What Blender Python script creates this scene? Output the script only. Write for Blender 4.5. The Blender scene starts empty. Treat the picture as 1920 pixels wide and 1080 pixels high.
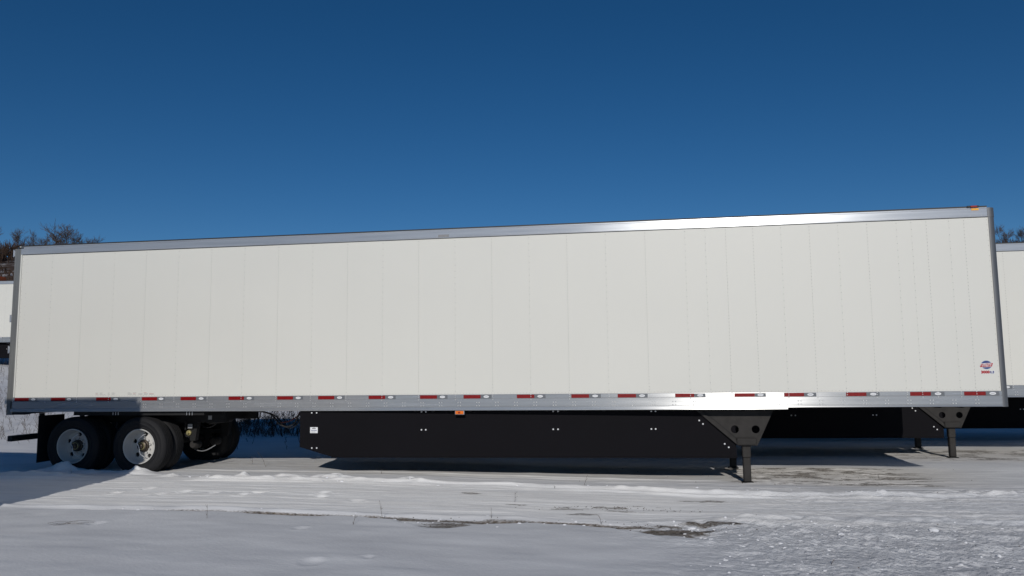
import bpy, bmesh, math, random
import numpy as np
from mathutils import Vector, Matrix

random.seed(7)
C = bpy.context.scene.collection
SC = bpy.context.scene

# ------------------------------------------------------------------ camera
cam_data = bpy.data.cameras.new('camera')
cam = bpy.data.objects.new('camera', cam_data)
C.objects.link(cam)
CX, CY, CZ = 11.0234, -12.388, 1.7088
YAW, PITCH, ROLL = 0.1619, 0.1072, -0.0113
fwd = Vector((-math.sin(YAW) * math.cos(PITCH), math.cos(YAW) * math.cos(PITCH), math.sin(PITCH)))
rgt = Vector((math.cos(YAW), math.sin(YAW), 0))
upv = rgt.cross(fwd)
r2 = rgt * math.cos(ROLL) + upv * math.sin(ROLL)
u2 = -rgt * math.sin(ROLL) + upv * math.cos(ROLL)
M = Matrix((r2, u2, -fwd)).transposed().to_4x4()
M.translation = Vector((CX, CY, CZ))
cam.matrix_world = M
cam_data.sensor_width = 36.0
cam_data.lens = 1480.0 / 1920.0 * 36.0
cam_data.clip_end = 3000.0
SC.camera = cam

# ------------------------------------------------------------------ light
SUN_EL, SUN_AZ = math.radians(23.0), math.radians(7.0)     # azimuth: right of straight behind the camera side
world = bpy.data.worlds.new('World')
SC.world = world
world.use_nodes = True
nt = world.node_tree
nt.nodes.clear()
sky = nt.nodes.new('ShaderNodeTexSky')
sky.sky_type = 'NISHITA'
sky.sun_disc = False
sky.sun_elevation = SUN_EL
sky.sun_rotation = math.pi - SUN_AZ
sky.altitude = 1500.0
sky.air_density = 0.8
sky.dust_density = 0.0
sky.ozone_density = 3.0
hs = nt.nodes.new('ShaderNodeHueSaturation')
hs.inputs['Saturation'].default_value = 1.27
hs.inputs['Value'].default_value = 0.86
bg = nt.nodes.new('ShaderNodeBackground')
bg.inputs['Strength'].default_value = 0.06
wo = nt.nodes.new('ShaderNodeOutputWorld')
nt.links.new(sky.outputs['Color'], hs.inputs['Color'])
nt.links.new(hs.outputs['Color'], bg.inputs['Color'])
nt.links.new(bg.outputs['Background'], wo.inputs['Surface'])

sd = bpy.data.lights.new('sun', 'SUN')
sd.energy = 2.62
sd.angle = math.radians(0.53)
sd.color = (1.0, 0.955, 0.885)
sun = bpy.data.objects.new('sun', sd)
C.objects.link(sun)
to_sun = Vector((math.sin(SUN_AZ) * math.cos(SUN_EL), -math.cos(SUN_AZ) * math.cos(SUN_EL), math.sin(SUN_EL)))
sun.rotation_euler = to_sun.to_track_quat('Z', 'Y').to_euler()
sun.location = to_sun * 60

SC.view_settings.view_transform = 'Standard'
SC.view_settings.look = 'None'
SC.view_settings.exposure = 0.0
SC.view_settings.gamma = 1.0
SC.view_settings.use_curve_mapping = False

# ------------------------------------------------------------------ noise
def _hash(ix, iy, seed):
    h = (ix.astype(np.int64) * 374761393 + iy.astype(np.int64) * 668265263 + seed * 1442695041) & 0xFFFFFFFF
    h = ((h ^ (h >> 13)) * 1274126177) & 0xFFFFFFFF
    h = (h ^ (h >> 16)) & 0xFFFFFFFF
    return h.astype(np.float64) / 4294967295.0

def vnoise(x, y, seed=0):
    x = np.asarray(x, float); y = np.asarray(y, float)
    ix = np.floor(x); iy = np.floor(y)
    fx = x - ix; fy = y - iy
    fx = fx * fx * fx * (fx * (fx * 6 - 15) + 10); fy = fy * fy * fy * (fy * (fy * 6 - 15) + 10)
    a = _hash(ix, iy, seed); b = _hash(ix + 1, iy, seed)
    c = _hash(ix, iy + 1, seed); d = _hash(ix + 1, iy + 1, seed)
    return (a + (b - a) * fx) * (1 - fy) + (c + (d - c) * fx) * fy - 0.5

def fbm(x, y, seed=0, octv=4):
    s = 0; a = 1.0
    for k in range(octv):
        s = s + a * vnoise(x, y, seed + k * 17); x = x * 2.03 + 3.1; y = y * 2.03 + 1.7; a *= 0.5
    return s

def sstep(a, b, x):
    t = np.clip((np.asarray(x, float) - a) / (b - a), 0, 1)
    return t * t * (3 - 2 * t)

def gauss(d, w):
    return np.exp(-(d / w) ** 2)

def base_z(x, y):
    """broad shape of the yard and the hill behind it, without snow detail"""
    x = np.asarray(x, float); y = np.asarray(y, float)
    z = 0.1 * sstep(12.0, 5.0, x)
    z = z + 0.035 * np.maximum(0, y - 4.0) * sstep(12, 4, x) * sstep(70, 40, y)
    z = z + 0.09 * np.maximum(0, -x - 1.0) * sstep(0, 8, y) * sstep(-60, -30, x) * sstep(80, 45, y)
    ridge = 11 + 10.0 * sstep(-50, -82, x) + 3.0 * sstep(-85, -105, x) + 7.0 * sstep(35, 62, x)
    ridge = ridge + 1.2 * vnoise(x * 0.05, y * 0.05, 91)
    z = z + (ridge - 2.0) * sstep(42, 118, y) + 2.0 * sstep(35, 60, y)
    z = z - 8.0 * sstep(140, 260, y)
    return z

RUT_Y = -3.38
def snow_detail(x, y, full=False):
    """returns height detail, dirt (0..1), ice (0..1)"""
    n1 = fbm(x * 0.7, y * 1.3, 3, 4)
    near = sstep(16, 8, y) * sstep(-14, -9, y)
    h = 0.018 * n1
    h = h + 0.006 * fbm(x * 2.2, y * 9.0, 21, 3) * near * sstep(-3.6, -3.0, y)
    h = h + 0.014 * fbm(x * 1.1, y * 2.6, 23, 2) * sstep(-3.2, -3.8, y)
    # driven track between rut and trailer: streaks along x
    track = sstep(-3.3, -3.0, y) * sstep(0.7, 0.3, y)
    streak = fbm(x * 0.35, y * 13.0 + 0.6 * vnoise(x * 0.5, y, 5), 31, 3)
    h = h + 0.010 * streak * track
    wob = 0.10 * vnoise(x * 0.45, 0 * y, 41) + 0.05 * vnoise(x * 1.7, 0 * y, 43)
    amp = 0.7 + 0.9 * (vnoise(x * 0.8, 0 * y + 5, 47) + 0.5 * vnoise(x * 3.1, 0 * y, 48))
    right = sstep(11.0, 13.5, x)
    r1 = -0.52 - 0.26 * sstep(10.0, 12.3, x) + 0.2 * sstep(14.5, 16.5, x) + wob
    h = h + (0.062 - 0.022 * right) * (amp * (1 - 0.6 * right) + 0.5 * right) * (1 + (0.7 - 0.35 * right) * vnoise(x * 6, y * 10, 49)) * gauss(y - r1, 0.085)
    h = h + 0.034 * (1 - 0.5 * right) * amp * gauss(y - (r1 - 0.26 + 0.04 * vnoise(x * .7, y * 0, 77)), 0.055)
    h = h + 0.016 * gauss(y - (0.52 + 0.6 * wob), 0.05) * sstep(2.8, 3.6, x) * sstep(12.6, 11.8, x)
    # rut and the edge of untouched snow on the camera side of it
    rw = RUT_Y + 0.16 * vnoise(x * 0.30, 0 * y, 51) + 0.05 * vnoise(x * 1.3, 0 * y, 53)
    left_end = sstep(3.2, 5.2, x); right_end = sstep(12.5, 11.2, x)
    rm = left_end * right_end
    wide = gauss(x - 8.78, 0.48) + gauss(x - 11.35, 0.6)
    h = h - 0.035 * rm * np.exp(-((y - rw + 0.16 * wide) / (0.07 + 0.24 * wide)) ** 4)
    h = h + 0.030 * sstep(9.5, 7.0, x) * gauss(y - (rw + 0.17 + 0.03 * vnoise(x * 1.5, y * 0, 58)), 0.055) * (0.9 + 0.8 * vnoise(x * 2.5, y * 3, 59))
    h = h + 0.020 * rm * gauss(y - (rw + 0.26 + 0.05 * vnoise(x * 2, y * 0, 56)), 0.07) * (0.4 + vnoise(x * 1.1, y * 0, 54) + vnoise(x * 4.1, y * 6, 57))
    h = h + 0.028 * sstep(-0.04, -0.16, y - rw + 0.50 * wide + 0.10 * vnoise(x * 4.0, y * 4, 55)) * sstep(3.0, 5, x) * sstep(14, 11.5, x)
    # second low ridge on the right (bright in the photograph) and ploughed clods
    r3 = -2.75 + 0.25 * vnoise(x * 0.5, y * 0, 61)
    h = h + 0.085 * gauss(y - r3, 0.17) * sstep(11.4, 12.3, x) * sstep(16.5, 14.5, x) * (0.8 + 0.7 * vnoise(x * 2, y * 5, 62) + 0.5 * vnoise(x * 7, y * 11, 64))
    rough = sstep(10.3, 12.6, x + 0.9 * vnoise(x * .6, y * .6, 63)) * sstep(-2.7, -3.3, y) * sstep(-14, -9, y)
    rough2 = right * sstep(0.2, -0.8, y) * sstep(-3.4, -2.4, y) * 0.35
    c = fbm(x * 3.1, y * 4.0, 71, 4)
    c2 = vnoise(x * 7.5, y * 8.5, 73)
    c3 = vnoise(x * 5.5, y * 6.0, 76)
    h = h + (rough + rough2) * (0.045 * np.maximum(c, -0.25) + 0.05 * np.maximum(c2 - 0.2, 0) - 0.20 * np.maximum(-c3 - 0.30, 0) + 0.035 * np.maximum(vnoise(x * 15, y * 16, 74) - 0.12, 0) + 0.012 * fbm(x * 11, y * 12, 75, 3))
    # footprints and dents in the smooth snow
    for fx, fy, fr in ((8.12, -5.65, .12), (7.42, -4.32, .10), (8.55, -5.4, .07), (4.8, -4.45, .12), (5.1, -4.4, .1),
                       (4.6, -1.95, .12), (5.1, -2.0, .1), (3.9, -1.7, .11), (5.7, -1.9, .12), (6.6, -1.8, .12), (6.7, -2.1, .11),
                       (5.6, -2.15, .1), (7.3, -2.3, .12), (4.4, -2.2, .11), (3.7, -2.15, .1)):
        d = np.hypot(x - fx, (y - fy) * 0.8)
        nn = 1 + 0.7 * vnoise(x * 9, y * 9, 81)
        h = h + (np.where(y < -3.5, 0.55, 0.9) * (-0.030 * gauss(d, fr * 0.7) + 0.013 * gauss(d - fr * 1.0, fr * 0.28))) * nn
    # lumps of snow thrown up along the track
    for lx, ly, lr, lh in ((4.6, -0.25, .16, .06), (5.35, -0.18, .2, .07), (6.1, -0.2, .3, .06), (7.5, -.45, .3, .05), (4.0, -0.3, .15, .045),
                           (2.6, -.28, .2, .03), (3.4, -.35, .16, .04), (14.1, -0.75, .25, .05), (15.4, -.55, .5, .05), (16.2, -.5, .5, .05)):
        d = np.hypot((x - lx) * 0.6, y - ly)
        h = h + 0.9 * lh * gauss(d, lr * 0.6) * np.clip(0.7 + 1.6 * fbm(x * 5, y * 9, 83, 3), 0, 2)
    # snow banked against the wheels
    for mx, mh, mw in ((1.24, 0.15, 0.27), (2.58, 0.10, 0.26), (1.9, 0.04, 0.45), (0.85, 0.05, 0.25), (3.0, 0.0, 0.2)):
        h = h + mh * gauss(x - mx, mw) * gauss(y + 0.10, 0.14) * np.clip(0.85 + 1.1 * fbm(x * 5, y * 6, 85, 3), .2, 1.6)
    # chips in front of the wheel mound
    # dirt
    dn = fbm(x * 2.5, y * 9.0, 101, 4)
    dn2 = fbm(x * 7.0, y * 16.0, 103, 3)
    dirt = np.zeros_like(h)
    def patch(px, py, sx, sy, k, rag=0.9):
        d = ((x - px) / sx) ** 2 + ((y - py) / sy) ** 2
        return k * sstep(0.0, 0.55, 0.75 - d + rag * dn + 0.5 * rag * dn2)
    dirt = np.maximum(dirt, patch(8.78, RUT_Y - 0.17, 0.50, 0.31, 0.85))
    dirt = np.maximum(dirt, patch(9.55, RUT_Y + 0.10, 0.7, 0.06, 0.7))
    dirt = np.maximum(dirt, patch(11.28, RUT_Y - 0.10, 0.52, 0.30, 1.0))
    dirt = np.maximum(dirt, patch(11.75, RUT_Y + 0.22, 0.50, 0.13, 0.9))
    dirt = np.maximum(dirt, patch(8.6, -1.42, 0.20, 0.11, 0.65, .6))
    line = gauss(y - (rw + 0.04), 0.050) * sstep(3.0, 6.5, x) * sstep(11.6, 10.8, x)
    dirt = np.maximum(dirt, 0.95 * sstep(0.25, 0.65, line + 0.6 * dn * line))
    for px, py, s in ((10.0, -2.35, .3), (10.6, -2.15, .32), (10.75, -2.5, .22), (10.3, -2.75, .25), (11.1, -2.0, .25), (11.35, -2.35, .22), (9.4, -2.2, .25), (11.7, -1.5, .3)):
        dirt = np.maximum(dirt, patch(px, py, s, s * 0.35, 0.65, 2.0))
    # packed, dirty ice around the landing legs and under the trailers on the right
    icy = sstep(0.2, 0.5, fbm(x * 0.6, y * 0.8, 111, 3) + 0.45)
    ice = 0.9 * sstep(11.8, 12.6, x) * sstep(17.0, 14.6, x) * sstep(-0.1, 0.25, y) * sstep(2.6, 2.2, y)
    ice = np.maximum(ice, 0.8 * sstep(15.0, 16.0, x) * sstep(3.2, 3.8, y) * sstep(6.5, 5.6, y))
    ice = np.maximum(ice, 0.35 * track * sstep(0.05, 0.5, streak + 0.3))
    ice = np.maximum(ice, 0.40 * sstep(2.6, 3.3, x) * sstep(12.5, 11.5, x) * sstep(0.6, 0.8, y) * sstep(3.0, 2.6, y))
    h = h + 0.018 * ice * sstep(0.6, .9, ice) * dn2
    dirt = np.maximum(dirt, 0.75 * sstep(0.5, 0.9, ice) * sstep(-0.05, 0.45, dn + 0.5 * dn2 + 0.05))
    packed = sstep(-3.35, -2.9, y) * sstep(0.8, 0.4, y) * sstep(14.5, 10.5, x) * (0.85 + 0.5 * vnoise(x * .9, y * 5, 141))  # driven track; this mask also carries the camera's local brightening
    if full: return h * sstep(60, 30, np.abs(y)), dirt, ice, np.clip(packed, 0, 1), np.clip(rough + rough2, 0, 1)
    return h * sstep(60, 30, np.abs(y)), dirt, ice

def ground_z(x, y):
    x = np.atleast_1d(np.asarray(x, float)); y = np.atleast_1d(np.asarray(y, float))
    d, _, _ = snow_detail(x, y)
    return float((base_z(x, y) + d)[0])

# ------------------------------------------------------------------ materials
def mat(name, col, rough=0.5, metal=0.0, spec=0.5, nscale=None, namt=0.0, bump=0.0, bscale=40.0, stretch=(1, 1, 1), coat=0.0):
    m = bpy.data.materials.new(name)
    m.use_nodes = True
    t = m.node_tree
    b = t.nodes['Principled BSDF']
    b.inputs['Base Color'].default_value = (*col, 1)
    b.inputs['Roughness'].default_value = rough
    b.inputs['Metallic'].default_value = metal
    b.inputs['Specular IOR Level'].default_value = spec
    b.inputs['Coat Weight'].default_value = coat
    tc = t.nodes.new('ShaderNodeTexCoord')
    mp = t.nodes.new('ShaderNodeMapping')
    mp.inputs['Scale'].default_value = stretch
    t.links.new(tc.outputs['Object'], mp.inputs['Vector'])
    if nscale:
        n = t.nodes.new('ShaderNodeTexNoise')
        n.inputs['Scale'].default_value = nscale
        n.inputs['Detail'].default_value = 6
        t.links.new(mp.outputs['Vector'], n.inputs['Vector'])
        r = t.nodes.new('ShaderNodeValToRGB')
        r.color_ramp.elements[0].position = 0.3
        r.color_ramp.elements[1].position = 0.7
        r.color_ramp.elements[0].color = (*[c * (1 - namt) for c in col], 1)
        r.color_ramp.elements[1].color = (*[min(1, c * (1 + namt)) for c in col], 1)
        t.links.new(n.outputs['Fac'], r.inputs['Fac'])
        t.links.new(r.outputs['Color'], b.inputs['Base Color'])
        mr = t.nodes.new('ShaderNodeMapRange')
        mr.inputs['To Min'].default_value = rough * 0.85
        mr.inputs['To Max'].default_value = min(1, rough * 1.15)
        t.links.new(n.outputs['Fac'], mr.inputs['Value'])
        t.links.new(mr.outputs['Result'], b.inputs['Roughness'])
    if bump:
        n2 = t.nodes.new('ShaderNodeTexNoise')
        n2.inputs['Scale'].default_value = bscale
        n2.inputs['Detail'].default_value = 4
        t.links.new(mp.outputs['Vector'], n2.inputs['Vector'])
        bp = t.nodes.new('ShaderNodeBump')
        bp.inputs['Strength'].default_value = bump
        bp.inputs['Distance'].default_value = 0.01
        t.links.new(n2.outputs['Fac'], bp.inputs['Height'])
        t.links.new(bp.outputs['Normal'], b.inputs['Normal'])
    return m

def aluminium(name, col, rough, aniso):
    m = mat(name, col, rough, 0.62, 0.5, 3.0, 0.10, stretch=(0.25, 1, 6))
    t = m.node_tree; b = t.nodes['Principled BSDF']
    b.inputs['Anisotropic'].default_value = aniso
    v = t.nodes.new('ShaderNodeCombineXYZ')
    v.inputs['Z'].default_value = 1.0
    t.links.new(v.outputs['Vector'], b.inputs['Tangent'])
    return m

MT = dict(
    white=mat('white_panel_paint', (0.638, 0.631, 0.588), 0.45, 0, 0.35, 0.6, 0.012, 0.02, 1.5),
    alu=aluminium('mill_aluminium', (0.58, 0.60, 0.63), 0.35, 0.93),
    alur=aluminium('mill_aluminium_rail', (0.47, 0.475, 0.48), 0.265, 0.96),
    alu2=mat('cast_aluminium', (0.55, 0.56, 0.58), 0.45, 1.0, 0.5, 8, 0.1),
    steel=mat('stainless_frame', (0.26, 0.26, 0.25), 0.5, 0.75, 0.5, 4, 0.12, stretch=(6, 1, .3)),
    post=mat('shaded_corner_aluminium', (0.17, 0.175, 0.185), 0.5, 0.7, 0.5, 4, 0.12, stretch=(6, 1, .3)),  # corner aluminium, its shade away from the sun put into the colour
    rivet=mat('rivet_metal', (0.38, 0.38, 0.37), 0.5, 0.3, 0.4),
    rivetb=mat('rail_rivet_metal', (0.62, 0.62, 0.62), 0.4, 0.6, 0.5),
    black=mat('black_skirt_plastic', (0.0070, 0.0066, 0.0085), 0.7, 0, 0.06, 1.2, 0.10),
    paint=mat('black_chassis_paint', (0.020, 0.020, 0.020), 0.55, 0, 0.4, 9, 0.2),
    gear=mat('grey_black_landing_gear_paint', (0.034, 0.032, 0.031), 0.6, 0, 0.12, 9, 0.18),
    dark=mat('dark_underside', (0.012, 0.012, 0.013), 0.7, 0, 0.3, 5, 0.2),
    rubber=mat('tyre_rubber', (0.011, 0.011, 0.0125), 0.75, 0, 0.35, 12, 0.25),
    rim=mat('white_steel_rim', (0.52, 0.51, 0.49), 0.4, 0, 0.5, 6, 0.06),
    hub=mat('hub_metal', (0.07, 0.055, 0.042), 0.45, 0.6, 0.5, 20, 0.4),
    brass=mat('yellow_ring', (0.45, 0.40, 0.20), 0.4, 0.6),
    redtape=mat('red_reflector', (0.20, 0.003, 0.004), 0.35, 0, 0.3, 90, 0.3),
    silvertape=mat('silver_reflector', (0.13, 0.14, 0.155), 0.4, 0, 0.4, 90, 0.12),
    mark=mat('white_print', (0.72, 0.73, 0.75), 0.5),
    greyprint=mat('grey_print', (0.22, 0.22, 0.23), 0.6),
    redprint=mat('red_print', (0.36, 0.015, 0.02), 0.5),
    blueprint=mat('blue_print', (0.010, 0.025, 0.16), 0.5),
    navyprint=mat('light_blue_print', (0.10, 0.20, 0.38), 0.5),
    silverprint=mat('grey_white_tag', (0.30, 0.31, 0.33), 0.5),
    amber=mat('amber_lens', (0.75, 0.16, 0.008), 0.25, 0, 0.5),
    yellow=mat('yellow_tag', (0.80, 0.38, 0.02), 0.5),
    redlens=mat('red_lens', (0.30, 0.02, 0.006), 0.25),
    hose=mat('black_air_hose', (0.012, 0.012, 0.014), 0.45, 0, 0.5),
    redhose=mat('red_air_hose', (0.10, 0.012, 0.012), 0.5, 0, 0.5),
    bark=mat('bare_bark', (0.085, 0.063, 0.050), 0.9, 0, 0.2, 3, 0.3),
    brush=mat('brown_brush', (0.050, 0.032, 0.024), 0.9, 0, 0.2, 0.15, 0.45),
    weed=mat('dry_weed', (0.075, 0.055, 0.038), 0.9, 0, 0.2, 0.4, 0.4),
    orange=mat('orange_machine_paint', (0.24, 0.055, 0.014), 0.6, 0, 0.3, 2, 0.25),
    glass=mat('dark_cab_glass', (0.02, 0.022, 0.025), 0.1, 0, 0.5),
    clod=mat('snow_clod', (0.72, 0.725, 0.75), 0.8, 0, 0.3, 8, 0.05, 0.3, 60),
)

def snow_material():
    m = bpy.data.materials.new('snow_with_dirt')
    m.use_nodes = True
    t = m.node_tree; b = t.nodes['Principled BSDF']
    b.inputs['Roughness'].default_value = 0.75
    b.inputs['Specular IOR Level'].default_value = 0.3
    tc = t.nodes.new('ShaderNodeTexCoord')
    def noise(scale, detail, st=(1, 1, 1)):
        mp = t.nodes.new('ShaderNodeMapping'); mp.inputs['Scale'].default_value = st
        n = t.nodes.new('ShaderNodeTexNoise'); n.inputs['Scale'].default_value = scale; n.inputs['Detail'].default_value = detail
        t.links.new(tc.outputs['Object'], mp.inputs['Vector']); t.links.new(mp.outputs['Vector'], n.inputs['Vector'])
        return n
    def ramp(src, p0, p1, c0, c1):
        r = t.nodes.new('ShaderNodeValToRGB')
        r.color_ramp.elements[0].position = p0; r.color_ramp.elements[1].position = p1
        r.color_ramp.elements[0].color = (*c0, 1); r.color_ramp.elements[1].color = (*c1, 1)
        t.links.new(src, r.inputs['Fac']); return r
    def attr(name):
        a = t.nodes.new('ShaderNodeAttribute'); a.attribute_name = name; return a
    def mix(fac, a, bb):
        x = t.nodes.new('ShaderNodeMix'); x.data_type = 'RGBA'
        t.links.new(fac, x.inputs['Factor']); t.links.new(a, x.inputs['A']); t.links.new(bb, x.inputs['B']); return x
    fresh_dimmed = ramp(noise(0.9, 3, (1, 2.2, 1)).outputs['Fac'], 0.3, 0.7, (0.63, 0.635, 0.655), (0.75, 0.755, 0.77))  # snow outside the track, lens vignetting put into its greyer colour
    pack_lifted = ramp(noise(3.0, 6, (0.5, 5, 1)).outputs['Fac'], 0.3, 0.7, (0.88, 0.87, 0.855), (0.95, 0.94, 0.925))  # packed snow, whitened further: local camera brightening put into the colour
    snow_mix = mix(attr('packed').outputs['Fac'], fresh_dimmed.outputs['Color'], pack_lifted.outputs['Color'])
    icec = ramp(noise(5, 6, (1, 3, 1)).outputs['Fac'], 0.3, 0.7, (0.72, 0.69, 0.66), (0.88, 0.86, 0.83))
    mudc = ramp(noise(14, 6, (1, 2, 1)).outputs['Fac'], 0.3, 0.75, (0.035, 0.028, 0.022), (0.22, 0.18, 0.145))
    lit = ramp(noise(0.35, 8).outputs['Fac'], 0.52, 0.66, (0.055, 0.036, 0.027), (0.40, 0.40, 0.42))
    m1 = mix(attr('ice').outputs['Fac'], snow_mix.outputs['Result'], icec.outputs['Color'])
    dn = noise(30, 5, (1, 2, 1))
    ad = attr('dirt')
    mm = t.nodes.new('ShaderNodeMath'); mm.operation = 'MULTIPLY_ADD'
    sub = t.nodes.new('ShaderNodeMath'); sub.operation = 'SUBTRACT'; sub.inputs[1].default_value = 0.5
    t.links.new(dn.outputs['Fac'], sub.inputs[0])
    mm.inputs[1].default_value = 1.8
    t.links.new(sub.outputs[0], mm.inputs[0]); t.links.new(ad.outputs['Fac'], mm.inputs[2])
    gate = t.nodes.new('ShaderNodeMath'); gate.operation = 'MULTIPLY'; gate.use_clamp = True
    up = t.nodes.new('ShaderNodeMapRange'); up.inputs['From Max'].default_value = 0.25
    t.links.new(ad.outputs['Fac'], up.inputs['Value'])
    t.links.new(mm.outputs[0], gate.inputs[0]); t.links.new(up.outputs['Result'], gate.inputs[1])
    m2 = mix(gate.outputs[0], m1.outputs['Result'], mudc.outputs['Color'])
    m3 = mix(attr('litter').outputs['Fac'], m2.outputs['Result'], lit.outputs['Color'])
    t.links.new(m3.outputs['Result'], b.inputs['Base Color'])
    n1 = noise(22, 6, (1, 1.6, 1)); n2 = noise(120, 3)
    add = t.nodes.new('ShaderNodeMath'); add.operation = 'MULTIPLY_ADD'; add.inputs[1].default_value = 0.25
    t.links.new(n2.outputs['Fac'], add.inputs[0]); t.links.new(n1.outputs['Fac'], add.inputs[2])
    bp = t.nodes.new('ShaderNodeBump'); bp.inputs['Strength'].default_value = 0.24; bp.inputs['Distance'].default_value = 0.02
    t.links.new(add.outputs[0], bp.inputs['Height'])
    n3 = noise(13, 7, (1.0, 1.0, 1)); n3.inputs['Roughness'].default_value = 0.6
    cm = t.nodes.new('ShaderNodeMath'); cm.operation = 'MULTIPLY'
    t.links.new(n3.outputs['Fac'], cm.inputs[0]); t.links.new(attr('crust').outputs['Fac'], cm.inputs[1])
    bp2 = t.nodes.new('ShaderNodeBump'); bp2.inputs['Strength'].default_value = 1.0; bp2.inputs['Distance'].default_value = 0.060
    t.links.new(cm.outputs[0], bp2.inputs['Height']); t.links.new(bp.outputs['Normal'], bp2.inputs['Normal'])
    t.links.new(bp2.outputs['Normal'], b.inputs['Normal'])
    return m
MT['snow'] = snow_material()

# ------------------------------------------------------------------ mesh builder
class MB:
    def __init__(self):
        self.v = []; self.f = []; self.mi = []
    def add(self, verts, faces, mi=0):
        o = len(self.v)
        self.v += [tuple(p) for p in verts]
        for f in faces:
            self.f.append([i + o for i in f]); self.mi.append(mi)
        return self
    def box(self, x0, x1, y0, y1, z0, z1, mi=0):
        v = [(x0, y0, z0), (x1, y0, z0), (x1, y1, z0), (x0, y1, z0), (x0, y0, z1), (x1, y0, z1), (x1, y1, z1), (x0, y1, z1)]
        return self.add(v, [(0, 3, 2, 1), (4, 5, 6, 7), (0, 1, 5, 4), (1, 2, 6, 5), (2, 3, 7, 6), (3, 0, 4, 7)], mi)
    def cbox(self, x0, x1, y0, y1, z0, z1, c=0.006, mi=0):
        """box with chamfered edges"""
        bm = bmesh.new()
        vs = [bm.verts.new(p) for p in ((x0, y0, z0), (x1, y0, z0), (x1, y1, z0), (x0, y1, z0), (x0, y0, z1), (x1, y0, z1), (x1, y1, z1), (x0, y1, z1))]
        for f in ((0, 3, 2, 1), (4, 5, 6, 7), (0, 1, 5, 4), (1, 2, 6, 5), (2, 3, 7, 6), (3, 0, 4, 7)):
            bm.faces.new([vs[i] for i in f])
        c = min(c, 0.45 * min(abs(x1 - x0), abs(y1 - y0), abs(z1 - z0)))
        bmesh.ops.bevel(bm, geom=list(bm.edges), offset=c, segments=1, affect='EDGES')
        bm.verts.index_update()
        self.add([v.co[:] for v in bm.verts], [[v.index for v in f.verts] for f in bm.faces], mi)
        bm.free(); return self
    def prism(self, prof, axis, a0, a1, mi=0, caps=True):
        """extrude closed 2D profile along axis; profile gives the other two coords in order (x,y,z minus axis)"""
        n = len(prof)
        def P(p, a):
            q = list(p); q.insert(axis, a); return tuple(q)
        v = [P(p, a0) for p in prof] + [P(p, a1) for p in prof]
        f = [(i, (i + 1) % n, n + (i + 1) % n, n + i) for i in range(n)]
        if caps: f += [tuple(range(n - 1, -1, -1)), tuple(range(n, 2 * n))]
        return self.add(v, f, mi)
    def tube(self, pts, r0, r1=None, n=8, mi=0, caps=True):
        r1 = r0 if r1 is None else r1
        pts = [Vector(p) for p in pts]; k = len(pts); v = []; f = []
        ref = Vector((0.31, 0.17, 0.93))
        for i, p in enumerate(pts):
            d = (pts[min(i + 1, k - 1)] - pts[max(i - 1, 0)])
            d = d.normalized() if d.length > 1e-9 else Vector((0, 0, 1))
            if abs(d.dot(ref)) > 0.97: ref = Vector((0.9, 0.3, 0.1))
            a = d.cross(ref).normalized(); b = d.cross(a)
            r = r0 + (r1 - r0) * i / max(1, k - 1)
            for j in range(n):
                t = 2 * math.pi * j / n
                v.append(p + a * (r * math.cos(t)) + b * (r * math.sin(t)))
        for i in range(k - 1):
            for j in range(n):
                f.append((i * n + j, i * n + (j + 1) % n, (i + 1) * n + (j + 1) % n, (i + 1) * n + j))
        if caps:
            f.append(tuple(range(n - 1, -1, -1))); f.append(tuple((k - 1) * n + j for j in range(n)))
        return self.add(v, f, mi)
    def lathe(self, prof, c, n=48, mi=0, closed=False):
        """profile of (radius, y) turned about the y axis through c"""
        v = []; f = []; k = len(prof)
        for r, y in prof:
            for j in range(n):
                t = 2 * math.pi * j / n
                v.append((c[0] + r * math.cos(t), c[1] + y, c[2] + r * math.sin(t)))
        kk = k if closed else k - 1
        for i in range(kk):
            i2 = (i + 1) % k
            for j in range(n):
                f.append((i * n + j, i2 * n + j, i2 * n + (j + 1) % n, i * n + (j + 1) % n))
        return self.add(v, f, mi)
    def build(self, name, mats, parent=None, smooth=False, off=(0, 0, 0)):
        me = bpy.data.meshes.new(name)
        me.from_pydata(self.v, [], self.f)
        if not isinstance(mats, (list, tuple)): mats = [mats]
        for m in mats: me.materials.append(m)
        if len(mats) > 1: me.polygons.foreach_set('material_index', self.mi)
        if smooth:
            me.polygons.foreach_set('use_smooth', [True] * len(me.polygons))
            me.set_sharp_from_angle(angle=math.radians(38))
        me.validate(); me.update()
        o = bpy.data.objects.new(name, me)
        C.objects.link(o)
        if parent is not None: o.parent = parent
        o.location = off
        return o

def tag(o, label=None, cat=None, group=None, kind=None):
    if label: o['label'] = label
    if cat: o['category'] = cat
    if group: o['group'] = group
    if kind: o['kind'] = kind
    return o

def empty(name, loc=(0, 0, 0)):
    o = bpy.data.objects.new(name, None); C.objects.link(o); o.location = loc
    o.empty_display_size = 0.3
    return o

def copy_tree(o, parent=None):
    c = o.copy(); C.objects.link(c)
    if parent is not None: c.parent = parent
    for ch in list(o.children): copy_tree(ch, c)
    return c

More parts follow.
